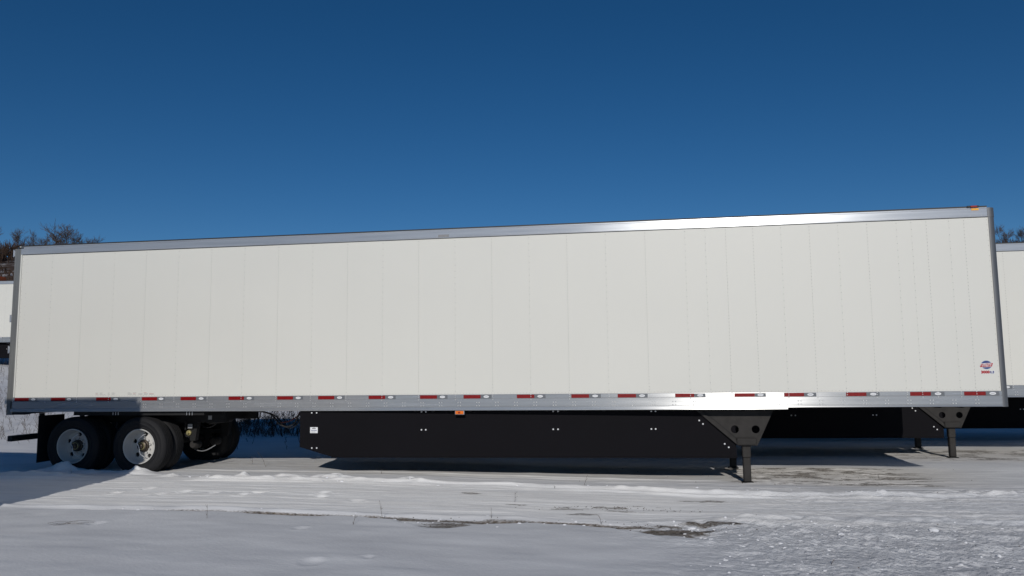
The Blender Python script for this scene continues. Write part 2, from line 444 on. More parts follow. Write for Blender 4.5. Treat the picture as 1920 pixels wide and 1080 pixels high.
def text_mesh(txt, size, x, z, y, m, name, parent, off, extrude=0.0006, shear=0.0, width=None, bold=0.022):
    cu = bpy.data.curves.new(name, 'FONT')
    cu.body = txt; cu.size = size; cu.extrude = extrude; cu.shear = shear
    cu.offset = size * bold; cu.align_x = 'CENTER'; cu.align_y = 'CENTER'; cu.resolution_u = 2
    tmp = bpy.data.objects.new(name, cu); C.objects.link(tmp)
    dg = bpy.context.evaluated_depsgraph_get()
    me = bpy.data.meshes.new_from_object(tmp.evaluated_get(dg))
    bpy.data.objects.remove(tmp)
    w = max(v.co.x for v in me.vertices) - min(v.co.x for v in me.vertices)
    s = (width / w) if width else 1.0
    for v in me.vertices:
        a, b, c = v.co
        v.co = (x + a * s, y - c, z + b)
    me.materials.clear(); me.materials.append(m)
    me.name = name
    o = bpy.data.objects.new(name, me); C.objects.link(o); o.parent = parent; o.location = off
    return o

# ------------------------------------------------------------------ ground
def axis_pts(fine0, fine1, step, lo, hi, g=1.13):
    a = list(np.arange(fine0, fine1 + 1e-6, step))
    s = step; x = fine1
    while x < hi:
        s = min(s * g, 25); x += s; a.append(x)
    s = step; x = fine0; pre = []
    while x > lo:
        s = min(s * g, 25); x -= s; pre.append(x)
    return np.array(pre[::-1] + a)

gx = axis_pts(0.0, 19.0, 0.034, -1500, 1500, 1.07)
gy = axis_pts(-7.2, 2.8, 0.024, -600, 1500, 1.055)
GX, GY = np.meshgrid(gx, gy)
X1 = GX.ravel(); Y1 = GY.ravel()
det, dirt, ice, packed, crust = snow_detail(X1, Y1, True)
Z1 = base_z(X1, Y1) + det
litter = sstep(52, 66, Y1 + 12 * fbm(X1 * 0.08, Y1 * 0.08, 121, 3)) * sstep(300, 200, Y1)
nx, ny = len(gx), len(gy)
me = bpy.data.meshes.new('snow_ground')
me.vertices.add(nx * ny)
me.vertices.foreach_set('co', np.stack([X1, Y1, Z1], 1).ravel())
ii = (np.arange(ny - 1)[:, None] * nx + np.arange(nx - 1)[None, :]).ravel()
quads = np.stack([ii, ii + 1, ii + nx + 1, ii + nx], 1)
nq = len(quads)
me.loops.add(nq * 4); me.polygons.add(nq)
me.loops.foreach_set('vertex_index', quads.ravel().astype(np.int32))
me.polygons.foreach_set('loop_start', (np.arange(nq) * 4).astype(np.int32))
me.polygons.foreach_set('use_smooth', np.ones(nq, bool))
me.update(calc_edges=True)
for nm, arr in (('dirt', dirt), ('ice', ice), ('litter', litter), ('packed', packed), ('crust', crust)):
    at = me.attributes.new(nm, 'FLOAT', 'POINT'); at.data.foreach_set('value', arr.astype(np.float32))
me.materials.append(MT['snow'])
ground = bpy.data.objects.new('snow_ground', me); C.objects.link(ground)
tag(ground, 'snow covered yard with tyre tracks, a muddy rut and dirty ice patches', kind='structure')

# ------------------------------------------------------------------ trailer
L, W = 16.15, 2.59
ZR, ZB, ZT = 1.377, 1.127, 4.06          # rail top, rail bottom, roof
OFF = (-8.0, -1.3, 0.0)
SEAMS = [0.735, 1.345, 1.955, 2.565, 3.178, 3.79, 4.40, 5.012, 5.622, 6.235, 6.846, 7.457, 8.065, 8.672, 9.28, 9.888, 10.5, 11.115, 11.728,
         12.034, 12.342, 12.748, 13.160, 13.573, 13.986, 14.401, 14.815, 15.023, 15.232, 15.545, 15.750]
DENSE = {1, 3, 5, 7, 9, 11, 13, 15, 17, 20, 21, 23, 25, 28, 30}
TAPES = [(0.138, 0.418, 0.59), (0.854, 1.132, 1.269), (1.723, 2.002, 2.183), (2.588, 2.871, 3.015), (3.306, 3.589, 3.769), (4.178, 4.456, 4.634),
         (5.044, 5.324, 5.497), (5.759, 6.039, 6.214), (6.624, 6.905, 7.081), (7.486, 7.767, 7.94), (8.201, 8.478, 8.654), (9.06, 9.338, 9.514),
         (9.918, 10.193, 10.375), (10.633, 10.913, 11.089), (11.502, 11.786, 11.956), (12.375, 12.672, 12.835), (13.095, 13.38, 13.554),
         (13.972, 14.254, 14.438), (14.856, 15.137, 15.323), (15.585, 15.872, 16.05)]

def plate_holes(mb, cells, y0, y1, mi=0, n=20):
    """flat plate in the xz plane made of polygon cells, each with a round hole: (polygon, hole centre, r)"""
    for poly, hc, r in cells:
        pts = [Vector(p) for p in poly]; hc = Vector(hc)
        outer = []
        for j in range(n):
            t = 2 * math.pi * j / n; d = Vector((math.cos(t), math.sin(t))); best = None
            for a, b in zip(pts, pts[1:] + pts[:1]):
                e = b - a; den = d.x * e.y - d.y * e.x
                if abs(den) < 1e-9: continue
                w = a - hc
                s = (w.x * e.y - w.y * e.x) / den; u = (w.x * d.y - w.y * d.x) / den
                if s > 0 and -1e-6 <= u <= 1 + 1e-6 and (best is None or s < best[0]): best = (s, hc + d * s)
            outer.append(best[1])
        # snap polygon corners onto the nearest ring point
        for p in pts:
            k = min(range(n), key=lambda q: (outer[q] - p).length); outer[k] = p
        inner = [hc + Vector((math.cos(2 * math.pi * j / n), math.sin(2 * math.pi * j / n))) * r for j in range(n)]
        v = []
        for yy in (y0, y1):
            v += [(p.x, yy, p.y) for p in outer] + [(p.x, yy, p.y) for p in inner]
        f = []
        for j in range(n):
            k = (j + 1) % n
            f.append((j, k, n + k, n + j)); f.append((2 * n + j, 3 * n + j, 3 * n + k, 2 * n + k))
            f.append((n + j, n + k, 3 * n + k, 3 * n + j)); f.append((j, 2 * n + j, 2 * n + k, k))
        mb.add(v, f, mi)

def rivet(mb, x, y, z, r=0.0060, h=0.004, mi=0):
    v = []; n = 6
    for k in range(n):
        t = 2 * math.pi * k / n; v.append((x + r * math.cos(t), y, z + r * math.sin(t)))
    for k in range(n):
        t = 2 * math.pi * k / n; v.append((x + .6 * r * math.cos(t), y - h, z + .6 * r * math.sin(t)))
    f = [(k, (k + 1) % n, n + (k + 1) % n, n + k) for k in range(n)] + [tuple(range(n, 2 * n))]
    mb.add(v, f, mi)

def bolt(name, x, y, z, r, h, m, parent):
    mb = MB(); rivet(mb, x, y, z, r, h); return mb.build(name, m, parent)

TYRE = [(0.292, 0.045), (0.318, 0.029), (0.322, 0.023), (0.328, 0.022), (0.332, 0.024), (0.372, 0.010), (0.376, 0.006), (0.380, 0.008), (0.40, 0.004), (0.430, 0.004), (0.434, 0.001), (0.439, 0.003), (0.445, 0.006), (0.472, 0.020), (0.488, 0.038), (0.497, 0.050), (0.500, 0.070),
        (0.487, 0.073), (0.487, 0.082), (0.500, 0.085), (0.503, 0.115), (0.488, 0.118), (0.488, 0.128), (0.503, 0.131), (0.503, 0.159),
        (0.488, 0.162), (0.488, 0.172), (0.503, 0.175), (0.500, 0.205), (0.487, 0.208), (0.487, 0.217), (0.500, 0.220), (0.497, 0.240), (0.488, 0.252),
        (0.472, 0.270), (0.445, 0.284), (0.40, 0.286), (0.335, 0.270), (0.292, 0.245)]

def make_wheel(x, side, root):
    """dual wheel; side=+1: outer face towards -y at y=0, side=-1: mirrored about the trailer centre"""
    zc = 0.535
    def my(prof): return prof if side > 0 else [(r, -y) for r, y in prof]
    y0 = 0.0 if side > 0 else W
    c = (x, y0, zc)
    rim = MB()
    rim.lathe(my([(0.294, 0.045), (0.298, 0.030), (0.292, 0.022), (0.280, 0.026), (0.276, 0.05), (0.272, 0.10), (0.262, 0.15), (0.252, 0.185), (0.243, 0.195)]), c, 56)
    n = 5
    if side > 0:
        cells_v = []
        for k in range(n):                       # disc with five hand holes
            m_ = 20; t0 = 2 * math.pi * (k + 0.18) / n; tw = math.pi / n
            r0, r1, rm = 0.150, 0.243, 0.197
            out = []; inn = []
            for j in range(m_):
                a = 2 * math.pi * (j + .5) / m_; ca, sa = math.cos(a), math.sin(a)
                s = 1 / max(abs(ca), abs(sa))
                out.append((rm + (r1 - r0) / 2 * ca * s, t0 + tw * sa * s))
                inn.append((rm + 0.039 * ca, t0 + 0.039 / rm * sa))
            def PP(r, t, d): return (x + r * math.cos(t), y0 + d, zc + r * math.sin(t))
            v = [PP(r, t, 0.195 - 0.10 * (0.243 - r)) for r, t in out] + [PP(r, t, 0.195 - 0.10 * (0.243 - r)) for r, t in inn] + [PP(r, t, 0.215) for r, t in inn]
            f = [(j, (j + 1) % m_, m_ + (j + 1) % m_, m_ + j) for j in range(m_)] + [(m_ + j, m_ + (j + 1) % m_, 2 * m_ + (j + 1) % m_, 2 * m_ + j) for j in range(m_)]
            rim.add(v, f)
        rim.lathe([(0.155, 0.186), (0.150, 0.1845), (0.10, 0.182), (0.085, 0.182)], c, 48)
    else:
        rim.lathe(my([(0.243, 0.195), (0.08, 0.18)]), c, 40)
    rim.lathe(my([(0.292, 0.245), (0.285, 0.35), (0.292, 0.365)]), c, 40)
    rm_o = rim.build('wheel', MT['rim'], root, True, OFF)
    for dy in (0.0, 0.325):
        t = MB(); t.lathe(my([(r, y + dy) for r, y in TYRE]), c, 72)
        t.build('tyre', MT['rubber'], rm_o, True)
    h = MB()
    h.lathe(my([(0.001, 0.050), (0.034, 0.052), (0.044, 0.060), (0.046, 0.092), (0.068, 0.096), (0.082, 0.105), (0.085, 0.140), (0.100, 0.150), (0.102, 0.190)]), c, 28)
    h.build('hub', MT['hub'], rm_o, True)
    if side > 0:
        g = MB(); g.lathe([(0.050, 0.099), (0.060, 0.096), (0.064, 0.101)], (x, y0 - 0.006, zc), 24)
        g.build('hub_ring', MT['brass'], rm_o, True)
        nb = MB()
        for k in range(10):
            t = 2 * math.pi * (k + .3) / 10
            nb.tube([(x + .125 * math.cos(t), 0.184, zc + .125 * math.sin(t)), (x + .125 * math.cos(t), 0.150, zc + .125 * math.sin(t))], 0.016, 0.014, 6)
        nb.build('lug_nuts', MT['rim'], rm_o)['kind'] = 'stuff'
        hs_ = MB()                                # tyre inflation hose across the hub
        hs_.tube([(x, 0.03, zc), (x - .03, 0.02, zc + .06), (x - .01, 0.05, zc + .14), (x + .03, .10, zc + .19), (x + .04, .15, zc + .20)], 0.006, n=6)
        hs_.tube([(x, 0.03, zc), (x + .02, 0.02, zc - .06), (x + .02, 0.05, zc - .13), (x + .06, .10, zc - .18), (x + .07, .15, zc - .19)], 0.006, n=6)
        hs_.build('inflation_hose', MT['mark'], rm_o, True)
    d = MB(); d.lathe(my([(0.21, 0.26), (0.21, 0.60), (0.08, 0.62)]), c, 32)
    d.lathe(my([(0.001, 0.222), (0.235, 0.224)]), c, 32)
    d.build('brake_drum', MT['dark'], rm_o, True)
    return rm_o

def make_trailer():
    root = empty('semi_trailer', (8.0, 1.3, 0.0))
    def B(mb, name, m, parent=root, smooth=False):
        return mb.build(name, m, parent, smooth, OFF if parent is root else (0, 0, 0))
    # --- body
    B(MB().box(0.06, 16.10, 0.030, 0.060, 1.20, 4.02), 'inner_wall', MT['white'])
    B(MB().box(0.06, 16.06, W - 0.06, W, 1.127, 4.03), 'far_wall', MT['white'])
    fw = MB()
    prof = [(16.06, 0.10)] + [(16.06 + 0.085 * math.sin(a), 0.10 - 0.085 * math.cos(a)) for a in ()]
    fw.box(16.085, 16.145, 0.10, W - 0.10, 1.16, 4.03)
    B(fw, 'front_wall', MT['white'])
    rf = MB(); rf.prism([(0.012, 4.045), (0.012, 4.064), (0.5, 4.078), (W - 0.5, 4.078), (W - 0.012, 4.064), (W - 0.012, 4.045)], 0, 0.05, 16.07)
    B(rf, 'roof', MT['white'])
    B(MB().box(0.05, 16.08, 0.03, W - 0.03, 1.15, 1.19), 'floor', MT['dark'])
    B(MB().box(0.02, 0.06, 0.10, W / 2 - 0.004, 1.22, 3.96), 'rear_door', MT['white'])
    B(MB().box(0.02, 0.06, W / 2 + 0.004, W - 0.10, 1.22, 3.96), 'rear_door', MT['white'])
    # side panels, each riveted sheet its own part
    edges = [0.128] + [s for s in SEAMS] + [16.085]
    for a, b in zip(edges[:-1], edges[1:]):
        B(MB().box(a + 0.0003, b - 0.0003, 0.0 + random.uniform(0, 0.0002), 0.028, ZR - 0.03, 3.93), 'side_panel', MT['white'])
    rv = MB()
    for k, s in enumerate(SEAMS):
        st = 0.0508 if k in DENSE else 0.1016
        z = ZR + 0.05
        while z < 3.89:
            rivet(rv, s + 0.002, 0.0002, z); z += st
    z = ZR + 0.05
    while z < 3.89:
        rivet(rv, 0.148, 0.0012, z, .006); rivet(rv, 0.23, 0.0012, z + .03, .006) if int(z * 10) % 2 else None
        rivet(rv, 16.066, 0.0012, z); z += 0.0762
    x = 0.17
    while x < 16.06:
        rivet(rv, x, 0.0012, ZR + 0.018, 0.0055, 0.003); x += 0.0508
    tag(B(rv, 'panel_rivets', MT['rivet']), kind='stuff')
    # --- top rail
    tr = MB()
    tr.prism([(0.03, 3.910), (-0.012, 3.910), (-0.016, 3.915), (-0.016, 3.920), (-0.010, 3.926), (-0.010, 4.028), (-0.014, 4.034), (-0.014, 4.05), (-0.006, 4.058), (0.03, 4.058)], 0, 0.10, 16.075)
    tro = B(tr, 'top_rail', MT['alu'])
    B(MB().box(0.10, 16.075, -0.016, 0.03, 4.058, 4.072), 'roof_edge_strip', MT['paint'])
    B(MB().box(0.135, 16.08, -0.006, 0.0, 3.903, 3.9095), 'rail_gap_strip', MT['dark'])  # dark strip standing in for the gap below the rail lip
    sm = MB().cbox(7.79, 7.97, -0.0125, -0.010, 3.925, 3.968, .001)
    sm.build('grey_patch', MT['greyprint'], tro)
    rr = MB(); x = 0.3
    while x < 16.05:
        rivet(rr, x, -0.010, 3.935, .005, .003); x += 0.1524
    for i in range(3):
        for j in range(3):
            rivet(rr, .16 + i * .035, -0.010, 3.95 + j * .035, .008, .004)
    tag(rr.build('top_rail_rivets', MT['rivetb'], tro), kind='stuff')
    # --- bottom rail
    br = MB()
    pr = [(0.03, 1.377), (-0.010, 1.377), (-0.013, 1.373), (-0.013, 1.318), (-0.009, 1.314), (-0.009, 1.309), (-0.014, 1.304), (-0.014, 1.190), (-0.010, 1.186),
          (-0.010, 1.181), (-0.015, 1.176), (-0.022, 1.135), (-0.022, ZB), (0.03, ZB)]
    br.prism(pr, 0, 0.06, 13.14)
    pr2 = [(y, max(z, 1.155)) if z < 1.16 else (y, z) for y, z in pr]
    br.prism(pr2, 0, 13.1425, 16.0855)
    bro = B(br, 'bottom_rail', MT['alur'])
    rb = MB(); x = 2.645
    while x < 16.0:
        for dx in (-.020, .020):
            for zz in (1.201, 1.249):
                rivet(rb, x + dx, -0.014, zz, 0.010, 0.006)
        x += 0.3048
    for s in SEAMS:
        for zz in (1.365, 1.335, 1.296):
            rivet(rb, s + .003, -0.013 - (0.001 if zz > 1.3 else 0.001), zz, 0.009, 0.006)
    tag(rb.build('rail_rivets', MT['rivetb'], bro), kind='stuff')
    # reflective tape
    for i, (a, b, c) in enumerate(TAPES):
        z0, z1 = 1.313, 1.368
        t = MB(); t.cbox(a, b, -0.0150, -0.0131, z0, z1, 0.0006)
        ro = B(t, 'red_reflector', MT['redtape'])
        s = MB(); s.cbox(b + .0005, c, -0.0150, -0.0131, z0, z1, 0.0006, 0)
        xo = b + (c - b) * 0.52; zz = (z0 + z1) / 2
        v = [(xo + .044 * math.cos(2 * math.pi * k / 20), -0.0156, zz + .019 * math.sin(2 * math.pi * k / 20)) for k in range(20)]
        s.add(v, [tuple(range(20))], 1)
        s.box(xo - .026, xo + .026, -0.0160, -0.0157, zz - .003, zz + .003, 2)
        s.build('silver_reflector', [MT['silvertape'], MT['mark'], MT['greyprint']], ro)
    # --- corner posts
    cp = MB()
    arc = [(16.095 + 0.095 * math.sin(a), 0.085 - 0.097 * math.cos(a)) for a in np.linspace(0, math.pi / 2, 9)]
    cp.prism([(16.086, -0.012)] + arc + [(16.190, 0.12), (16.10, 0.12), (16.10, 0.029), (16.086, 0.029)], 2, 1.15, 3.905)
    B(cp, 'front_corner_post', MT['post'], smooth=True)
    cc = MB(); cc.prism([(16.077, -0.014)] + [(16.100 + 0.095 * math.sin(a), 0.085 - 0.099 * math.cos(a)) for a in np.linspace(0.15, math.pi / 2, 8)] + [(16.195, 0.13), (16.077, 0.13)], 2, 3.907, 4.045)
    B(cc, 'corner_cap', MT['post'], smooth=True)
    rp = MB(); rp.cbox(-0.02, 0.098, -0.014, 0.10, 1.075, 4.02, 0.005)
    B(rp, 'rear_corner_post', MT['steel'])
    B(MB().cbox(-0.02, 0.098, W - .1, W + .012, 1.075, 4.02, 0.005), 'rear_corner_post', MT['steel'])
    B(MB().cbox(0.1005, 0.1265, -0.012, 0.028, 1.38, 3.92, 0.003), 'trim_strip', MT['white'])
    B(MB().cbox(-0.02, 0.09, 0.1025, W - .1025, 3.965, 4.045, .005), 'rear_header', MT['steel'])
    B(MB().cbox(-.02, .09, .1025, W - .1025, 1.075, 1.215, .005), 'rear_sill', MT['steel'])
    sp = MB(); sp.prism([(0.10, 1.125), (0.10, 1.078), (0.34, 1.078), (0.42, 1.10), (0.62, 1.108), (0.62, 1.125)], 1, -0.01, 0.10)
    B(sp, 'rear_sill_end', MT['paint'])
    for zz in (3.94, 2.77, 2.22, 1.33):
        h = MB(); h.cbox(-0.05, -0.0205, -0.008, 0.05, zz - 0.055, zz + 0.055, 0.006)
        h.tube([(-0.045, -0.004, zz - .065), (-0.045, -0.004, zz + .065)], 0.013, n=8)
        B(h, 'door_hinge', MT['alu2'])
    tc_ = MB().cbox(0.05, .16, -.02, .05, 4.0215, 4.045, .004); B(tc_, 'top_corner_plate', MT['paint'])
    # --- markings
    em = MB()
    v = [(15.915 + .066 * math.cos(2 * math.pi * k / 32), -0.0022, 1.748 + .056 * math.sin(2 * math.pi * k / 32)) for k in range(32)]
    vv = [(p[0], -0.0002, p[2]) for p in v]
    em.add(v + vv, [tuple(range(32))] + [(k, 32 + k, 32 + (k + 1) % 32, (k + 1) % 32) for k in range(32)], 0)
    v2 = [(15.915 + .073 * math.cos(2 * math.pi * k / 32), -0.0012, 1.748 + .062 * math.sin(2 * math.pi * k / 32)) for k in range(32)]
    em.add(v2, [tuple(range(32))], 1)
    emo = B(em, 'emblem', [MT['blueprint'], MT['navyprint']])
    MB().add([(15.823, -.0034, 1.716), (15.985, -.0034, 1.722), (16.004, -.0034, 1.774), (15.845, -.0034, 1.764)], [(0, 1, 2, 3)]).add(
        [(15.818, -.0028, 1.711), (15.988, -.0028, 1.718), (16.010, -.0028, 1.779), (15.841, -.0028, 1.769)], [(0, 1, 2, 3)], 1).build('banner', [MT['redprint'], MT['mark']], emo)
    text_mesh('UTILITY', 0.052, 15.914, 1.7445, -0.0042, MT['mark'], 'lettering', emo, (0, 0, 0), width=0.135, shear=0.15)
    nb = MB().box(15.826, 16.014, -0.0022, -0.0002, 1.620, 1.665)
    nbo = B(nb, 'number_badge', MT['mark'])
    text_mesh('3000', 0.052, 15.893, 1.6425, -0.0030, MT['redprint'], 'lettering', nbo, (0, 0, 0), width=0.120, bold=0.075)
    MB().box(15.958, 16.008, -0.0030, -0.0023, 1.625, 1.660).build('blue_field', MT['blueprint'], nbo)
    text_mesh('R', 0.042, 15.984, 1.6425, -0.0037, MT['mark'], 'lettering', nbo, (0, 0, 0), width=0.026)
    for x0, x1 in ((1.686, 2.09), (2.294, 2.82)):           # small notice labels, print too fine to read
        d = MB().box(x0, x1, -0.0022, -0.0002, 1.402, 1.456, 0)
        w = x1 - x0
        rs = random.Random(int(x0 * 100))
        for q in range(5):
            xa = x0 + 0.015 + q * (w - .02) / 5
            for r in range(3):
                if rs.random() < .9:
                    d.box(xa, xa + (w / 5) * rs.uniform(.4, .85), -0.0030, -0.0023, 1.447 - r * .016 - .004, 1.447 - r * .016, 1 if rs.random() < .85 else 2)
        B(d, 'notice_label', [MT['white'], MT['greyprint'], MT['redprint']])
    # --- lamps
    lm = MB().cbox(15.80, 15.965, -0.034, -0.0165, 4.050, 4.078, .006)
    lo = B(lm, 'clearance_lamp', MT['paint'])
    MB().cbox(15.845, 15.935, -0.044, -0.0345, 4.050, 4.076, .006).build('lamp_lens', MT['redlens'], lo)
    B(MB().cbox(15.862, 15.962, -0.0155, -0.0143, 4.010, 4.040, .0005), 'yellow_tag', MT['yellow'])
    am = MB().cbox(8.058, 8.214, -0.020, 0.02, 1.058, 1.1265, 0.008)
    ao = B(am, 'side_marker_lamp', MT['alu2'])
    MB().cbox(8.070, 8.202, -0.030, -0.0205, 1.068, 1.118, 0.008).build('lamp_lens', MT['amber'], ao)
    MB().cbox(8.115, 8.150, -0.033, -0.0303, 1.080, 1.106, .001).build('lens_dark_mark', MT['redlens'], ao)  # darker mark in the middle of the amber lens
    # --- skirt
    def ys(x): return 0.035 + (x - 5.43) / (12.41 - 5.43) * 0.240
    outline = [(5.43, 1.125), (5.43, 0.54), (5.97, 0.385), (12.41, 0.395), (12.41, 0.54), (12.395, 1.125)]
    sk = MB()
    nn = len(outline)
    v = [(x, ys(x), z) for x, z in outline] + [(x, ys(x) + 0.02, z) for x, z in outline]
    sk.add(v, [tuple(range(nn)), tuple(range(2 * nn - 1, nn - 1, -1))] + [(i, nn + i, nn + (i + 1) % nn, (i + 1) % nn) for i in range(nn)])
    sko = B(sk, 'side_skirt', MT['black'])
    ed = MB(); v = []
    for x, z in ((5.975, 0.384), (12.41, 0.394)):
        for dy, dz in ((-.012, -.016), (-.012, 0.0), (.03, 0.0), (.03, -.016)): v.append((x, ys(x) + dy, z + dz - .0005))
    ed.add(v, [(0, 1, 5, 4), (1, 2, 6, 5), (2, 3, 7, 6), (3, 0, 4, 7), (0, 3, 2, 1), (4, 5, 6, 7)])
    ed.build('skirt_edge_trim', MT['black'], sko)
    for x, z in ((5.63, 1.093), (5.713, 1.093), (5.64, 0.522), (5.723, 0.522), (7.477, 1.102), (7.548, 1.102), (7.477, 0.813), (7.548, 0.813), (9.608, 1.10), (9.684, 1.10),
                 (9.605, .817), (9.681, .817), (11.138, 1.092), (11.204, 1.092), (11.132, .818), (11.198, .818), (11.864, .946), (11.919, .893), (12.234, .59), (12.292, .538)):
        bolt('skirt_bolt', x, ys(x) - 0.0003, z, 0.015, 0.010, MT['mark'], sko)
    xs = 5.672; yy = ys(xs) - 0.0012
    st = MB().cbox(5.606, 5.738, yy - .0022, yy, 0.764, 0.860, .0008, 0)
    st.box(5.640, 5.704, yy - .0032, yy - .0023, .832, .845, 1).box(5.655, 5.690, yy - .0032, yy - .0023, .8455, .852, 1)
    for q in range(6): st.box(5.624 + q * .017, 5.636 + q * .017, yy - .0032, yy - .0023, .802, .813, 2)
    for q in range(3): st.box(5.624, 5.70, yy - .0032, yy - .0023, .790 - q * .008, .792 - q * .008, 1)
    st.build('skirt_label', [MT['mark'], MT['greyprint'], MT['blueprint']], sko)
    # brackets that hold the skirt
    for x in (5.68, 7.51, 9.64, 11.17):
        k = MB(); k.tube([(x, ys(x) + 0.03, 0.5), (x, 0.85, 1.12)], 0.02, n=6); B(k, 'skirt_strut', MT['paint'])
    # --- landing gear
    for side in (1, -1):
        yb = 0.252 if side > 0 else W - 0.264
        lg = MB()
        plate_holes(lg, [([(12.435, 0.565), (12.545, 0.565), (12.545, 1.125), (11.80, 1.125)], (12.392, 0.812), 0.060),
                         ([(12.545, 0.565), (12.715, 0.565), (12.985, 1.125), (12.545, 1.125)], (12.700, 0.812), 0.060)], yb, yb + 0.012)
        lgo = B(lg, 'landing_gear_bracket', MT['gear'])
        d = Vector((12.425 - 11.795, 0.565 - 1.125)).normalized(); nrm = Vector((d.y, -d.x))
        a = Vector((11.80, 1.120)); b = Vector((12.43, 0.57))
        fl = MB(); q = [a, b, b - nrm * 0.0, a]
        for p0, p1, wd, dep in ((a, b, 0.045, 0.034),):
            w_ = Vector((-d.y, d.x)) * wd
            pts = [p0, p1, p1 + w_, p0 + w_]
            v = [(p.x, yb - dep, p.y) for p in pts] + [(p.x, yb - .0005, p.y) for p in pts]
            fl.add(v, [(0, 1, 2, 3), (0, 4, 5, 1), (1, 5, 6, 2), (2, 6, 7, 3), (3, 7, 4, 0), (7, 6, 5, 4)])
        if side > 0: fl.build('bracket_flange', MT['gear'], lgo)
        w1, w2 = Vector((-d.y, d.x)) * 0.062, Vector((-d.y, d.x)) * 0.072
        q = [a.lerp(b, .32) + w1, a.lerp(b, .90) + w1, a.lerp(b, .90) + w2, a.lerp(b, .32) + w2]
        if side > 0: MB().add([(p.x, yb - .004, p.y) for p in q] + [(p.x, yb - .0005, p.y) for p in q], [(0, 1, 2, 3), (0, 4, 5, 1), (1, 5, 6, 2), (2, 6, 7, 3), (3, 7, 4, 0)]).build('bracket_slot_strip', MT['dark'], lgo)  # thin dark strip standing in for the shaded slot in the plate
        bl = MB().cbox(12.405, 12.705, yb - 0.055, yb - 0.0005, 0.572, 0.690, 0.016)
        bl.build('gear_housing', MT['gear'], lgo)
        if side > 0:
            for bx in (12.44, 12.67): bolt('housing_bolt', bx, yb - 0.0552, .598, .010, .005, MT['paint'], lgo)
        yl = yb + 0.014 if side > 0 else yb - 0.134
        B(MB().cbox(12.493, 12.617, yl, yl + 0.12, 0.385, 1.12, 0.012), 'landing_leg', MT['gear'])
        B(MB().cbox(12.499, 12.611, yl + 0.006, yl + 0.114, 0.02, 0.384, 0.012), 'landing_leg_tube', MT['gear'])
        ft = MB().cbox(12.475, 12.640, yl - 0.02, yl + 0.14, -0.005, 0.019, 0.006)
        B(ft, 'landing_foot', MT['paint'])
    B(MB().tube([(12.555, 0.42, .70), (12.555, W - .42, .70)], 0.03, n=10), 'cross_shaft', MT['paint'])
    B(MB().tube([(12.555, .45, .62), (12.0, 1.0, 1.12)], .025, n=6), 'gear_brace', MT['paint'])
    B(MB().tube([(12.555, W - .45, .62), (12.0, W - 1.0, 1.12)], .025, n=6), 'gear_brace', MT['paint'])
    # --- chassis below
    x = 4.6; cm = MB()
    while x < 16.0:
        cm.box(x, x + 0.04, 0.10, W - 0.10, 1.115 if x < 5.4 else (1.10 if x < 12.9 else 1.132), 1.149); x += 0.3048
    B(cm, 'crossmember', MT['dark'])
    for y in (0.68, 1.79):
        B(MB().cbox(1.05, 3.75, y, y + 0.12, 0.90, 1.148, .006), 'slider_rail', MT['dark'])
    B(MB().box(1.25, 3.70, 0.06, 0.675, 1.06, 1.126), 'suspension_cover', MT['dark'])
    B(MB().box(0.12, 3.70, 1.915, W - 0.06, 1.06, 1.126), 'suspension_cover', MT['dark'])
    for xb in (1.0, 2.2, 3.5): B(MB().box(xb, xb + .06, .805, 1.785, .92, 1.1), 'slider_cross_beam', MT['dark'])
    for xa in (1.272, 2.535):
        B(MB().tube([(xa, 0.30, 0.535), (xa, W - 0.30, 0.535)], 0.065, n=14), 'axle', MT['dark'], smooth=True)
        make_wheel(xa, 1, root); make_wheel(xa, -1, root)
        for y in (0.74, 1.85):
            ha = MB(); ha.prism([(xa + .50, .90), (xa + .68, .90), (xa + .64, .58), (xa + .54, .58)], 1, y - .05, y + .05)
            ha.prism([(xa + .64, .66), (xa - .12, .58), (xa - .40, .62), (xa - .40, .70), (xa - .12, .68), (xa + .64, .72)], 1, y - .04, y + .04)
            B(ha, 'suspension_arm', MT['dark'])
            ab = MB(); ab.lathe([(0.001, 0), (.10, 0), (.12, .04), (.10, .09), (.12, .14), (.10, .19), (.001, .19)], (0, 0, 0), 18)
            ab.v = [(xa - .35 + px, y + pz, .705 + py) for px, py, pz in ab.v]
            B(ab, 'air_spring', MT['rubber'], smooth=True)
    # brake chambers, tags and hoses near the front axle
    for xx in (1.75, 3.05):
        for yy_ in (0.82, 1.50):
            bc = MB(); bc.lathe([(.001, 0), (.055, 0), (.078, .03), (.082, .09), (.07, .10), (.082, .11), (.078, .18), (.05, .21), (.001, .21)], (xx, yy_, .50), 18)
            B(bc, 'brake_chamber', MT['gear'], smooth=True)
    pr_ = MB().lathe([(.001, 0), (.02, 0), (.02, .04), (.045, .04), (.05, .06), (.02, .07)], (3.06, 0.62, 0.72), 16)
    B(pr_, 'pull_pin', MT['brass'], smooth=True)
    B(MB().box(3.06, 3.145, .63, .6345, .80, .875), 'data_tag', MT['silverprint'])
    B(MB().box(3.00, 3.02, .6355, .68, .77, .92), 'tag_bracket', MT['dark'])
    B(MB().box(3.42, 3.49, .675, .6795, .95, 1.02), 'data_tag', MT['silverprint'])
    for k in range(3):
        B(MB().cbox(2.00 + k * .05, 2.013 + k * .05, .05, .059, 1.065, 1.115, .002), 'bracket_clip', MT['alu2'])
        B(MB().cbox(3.38 + k * .05, 3.393 + k * .05, .05, .059, 1.06, 1.122, .002), 'bracket_clip', MT['alu2'])
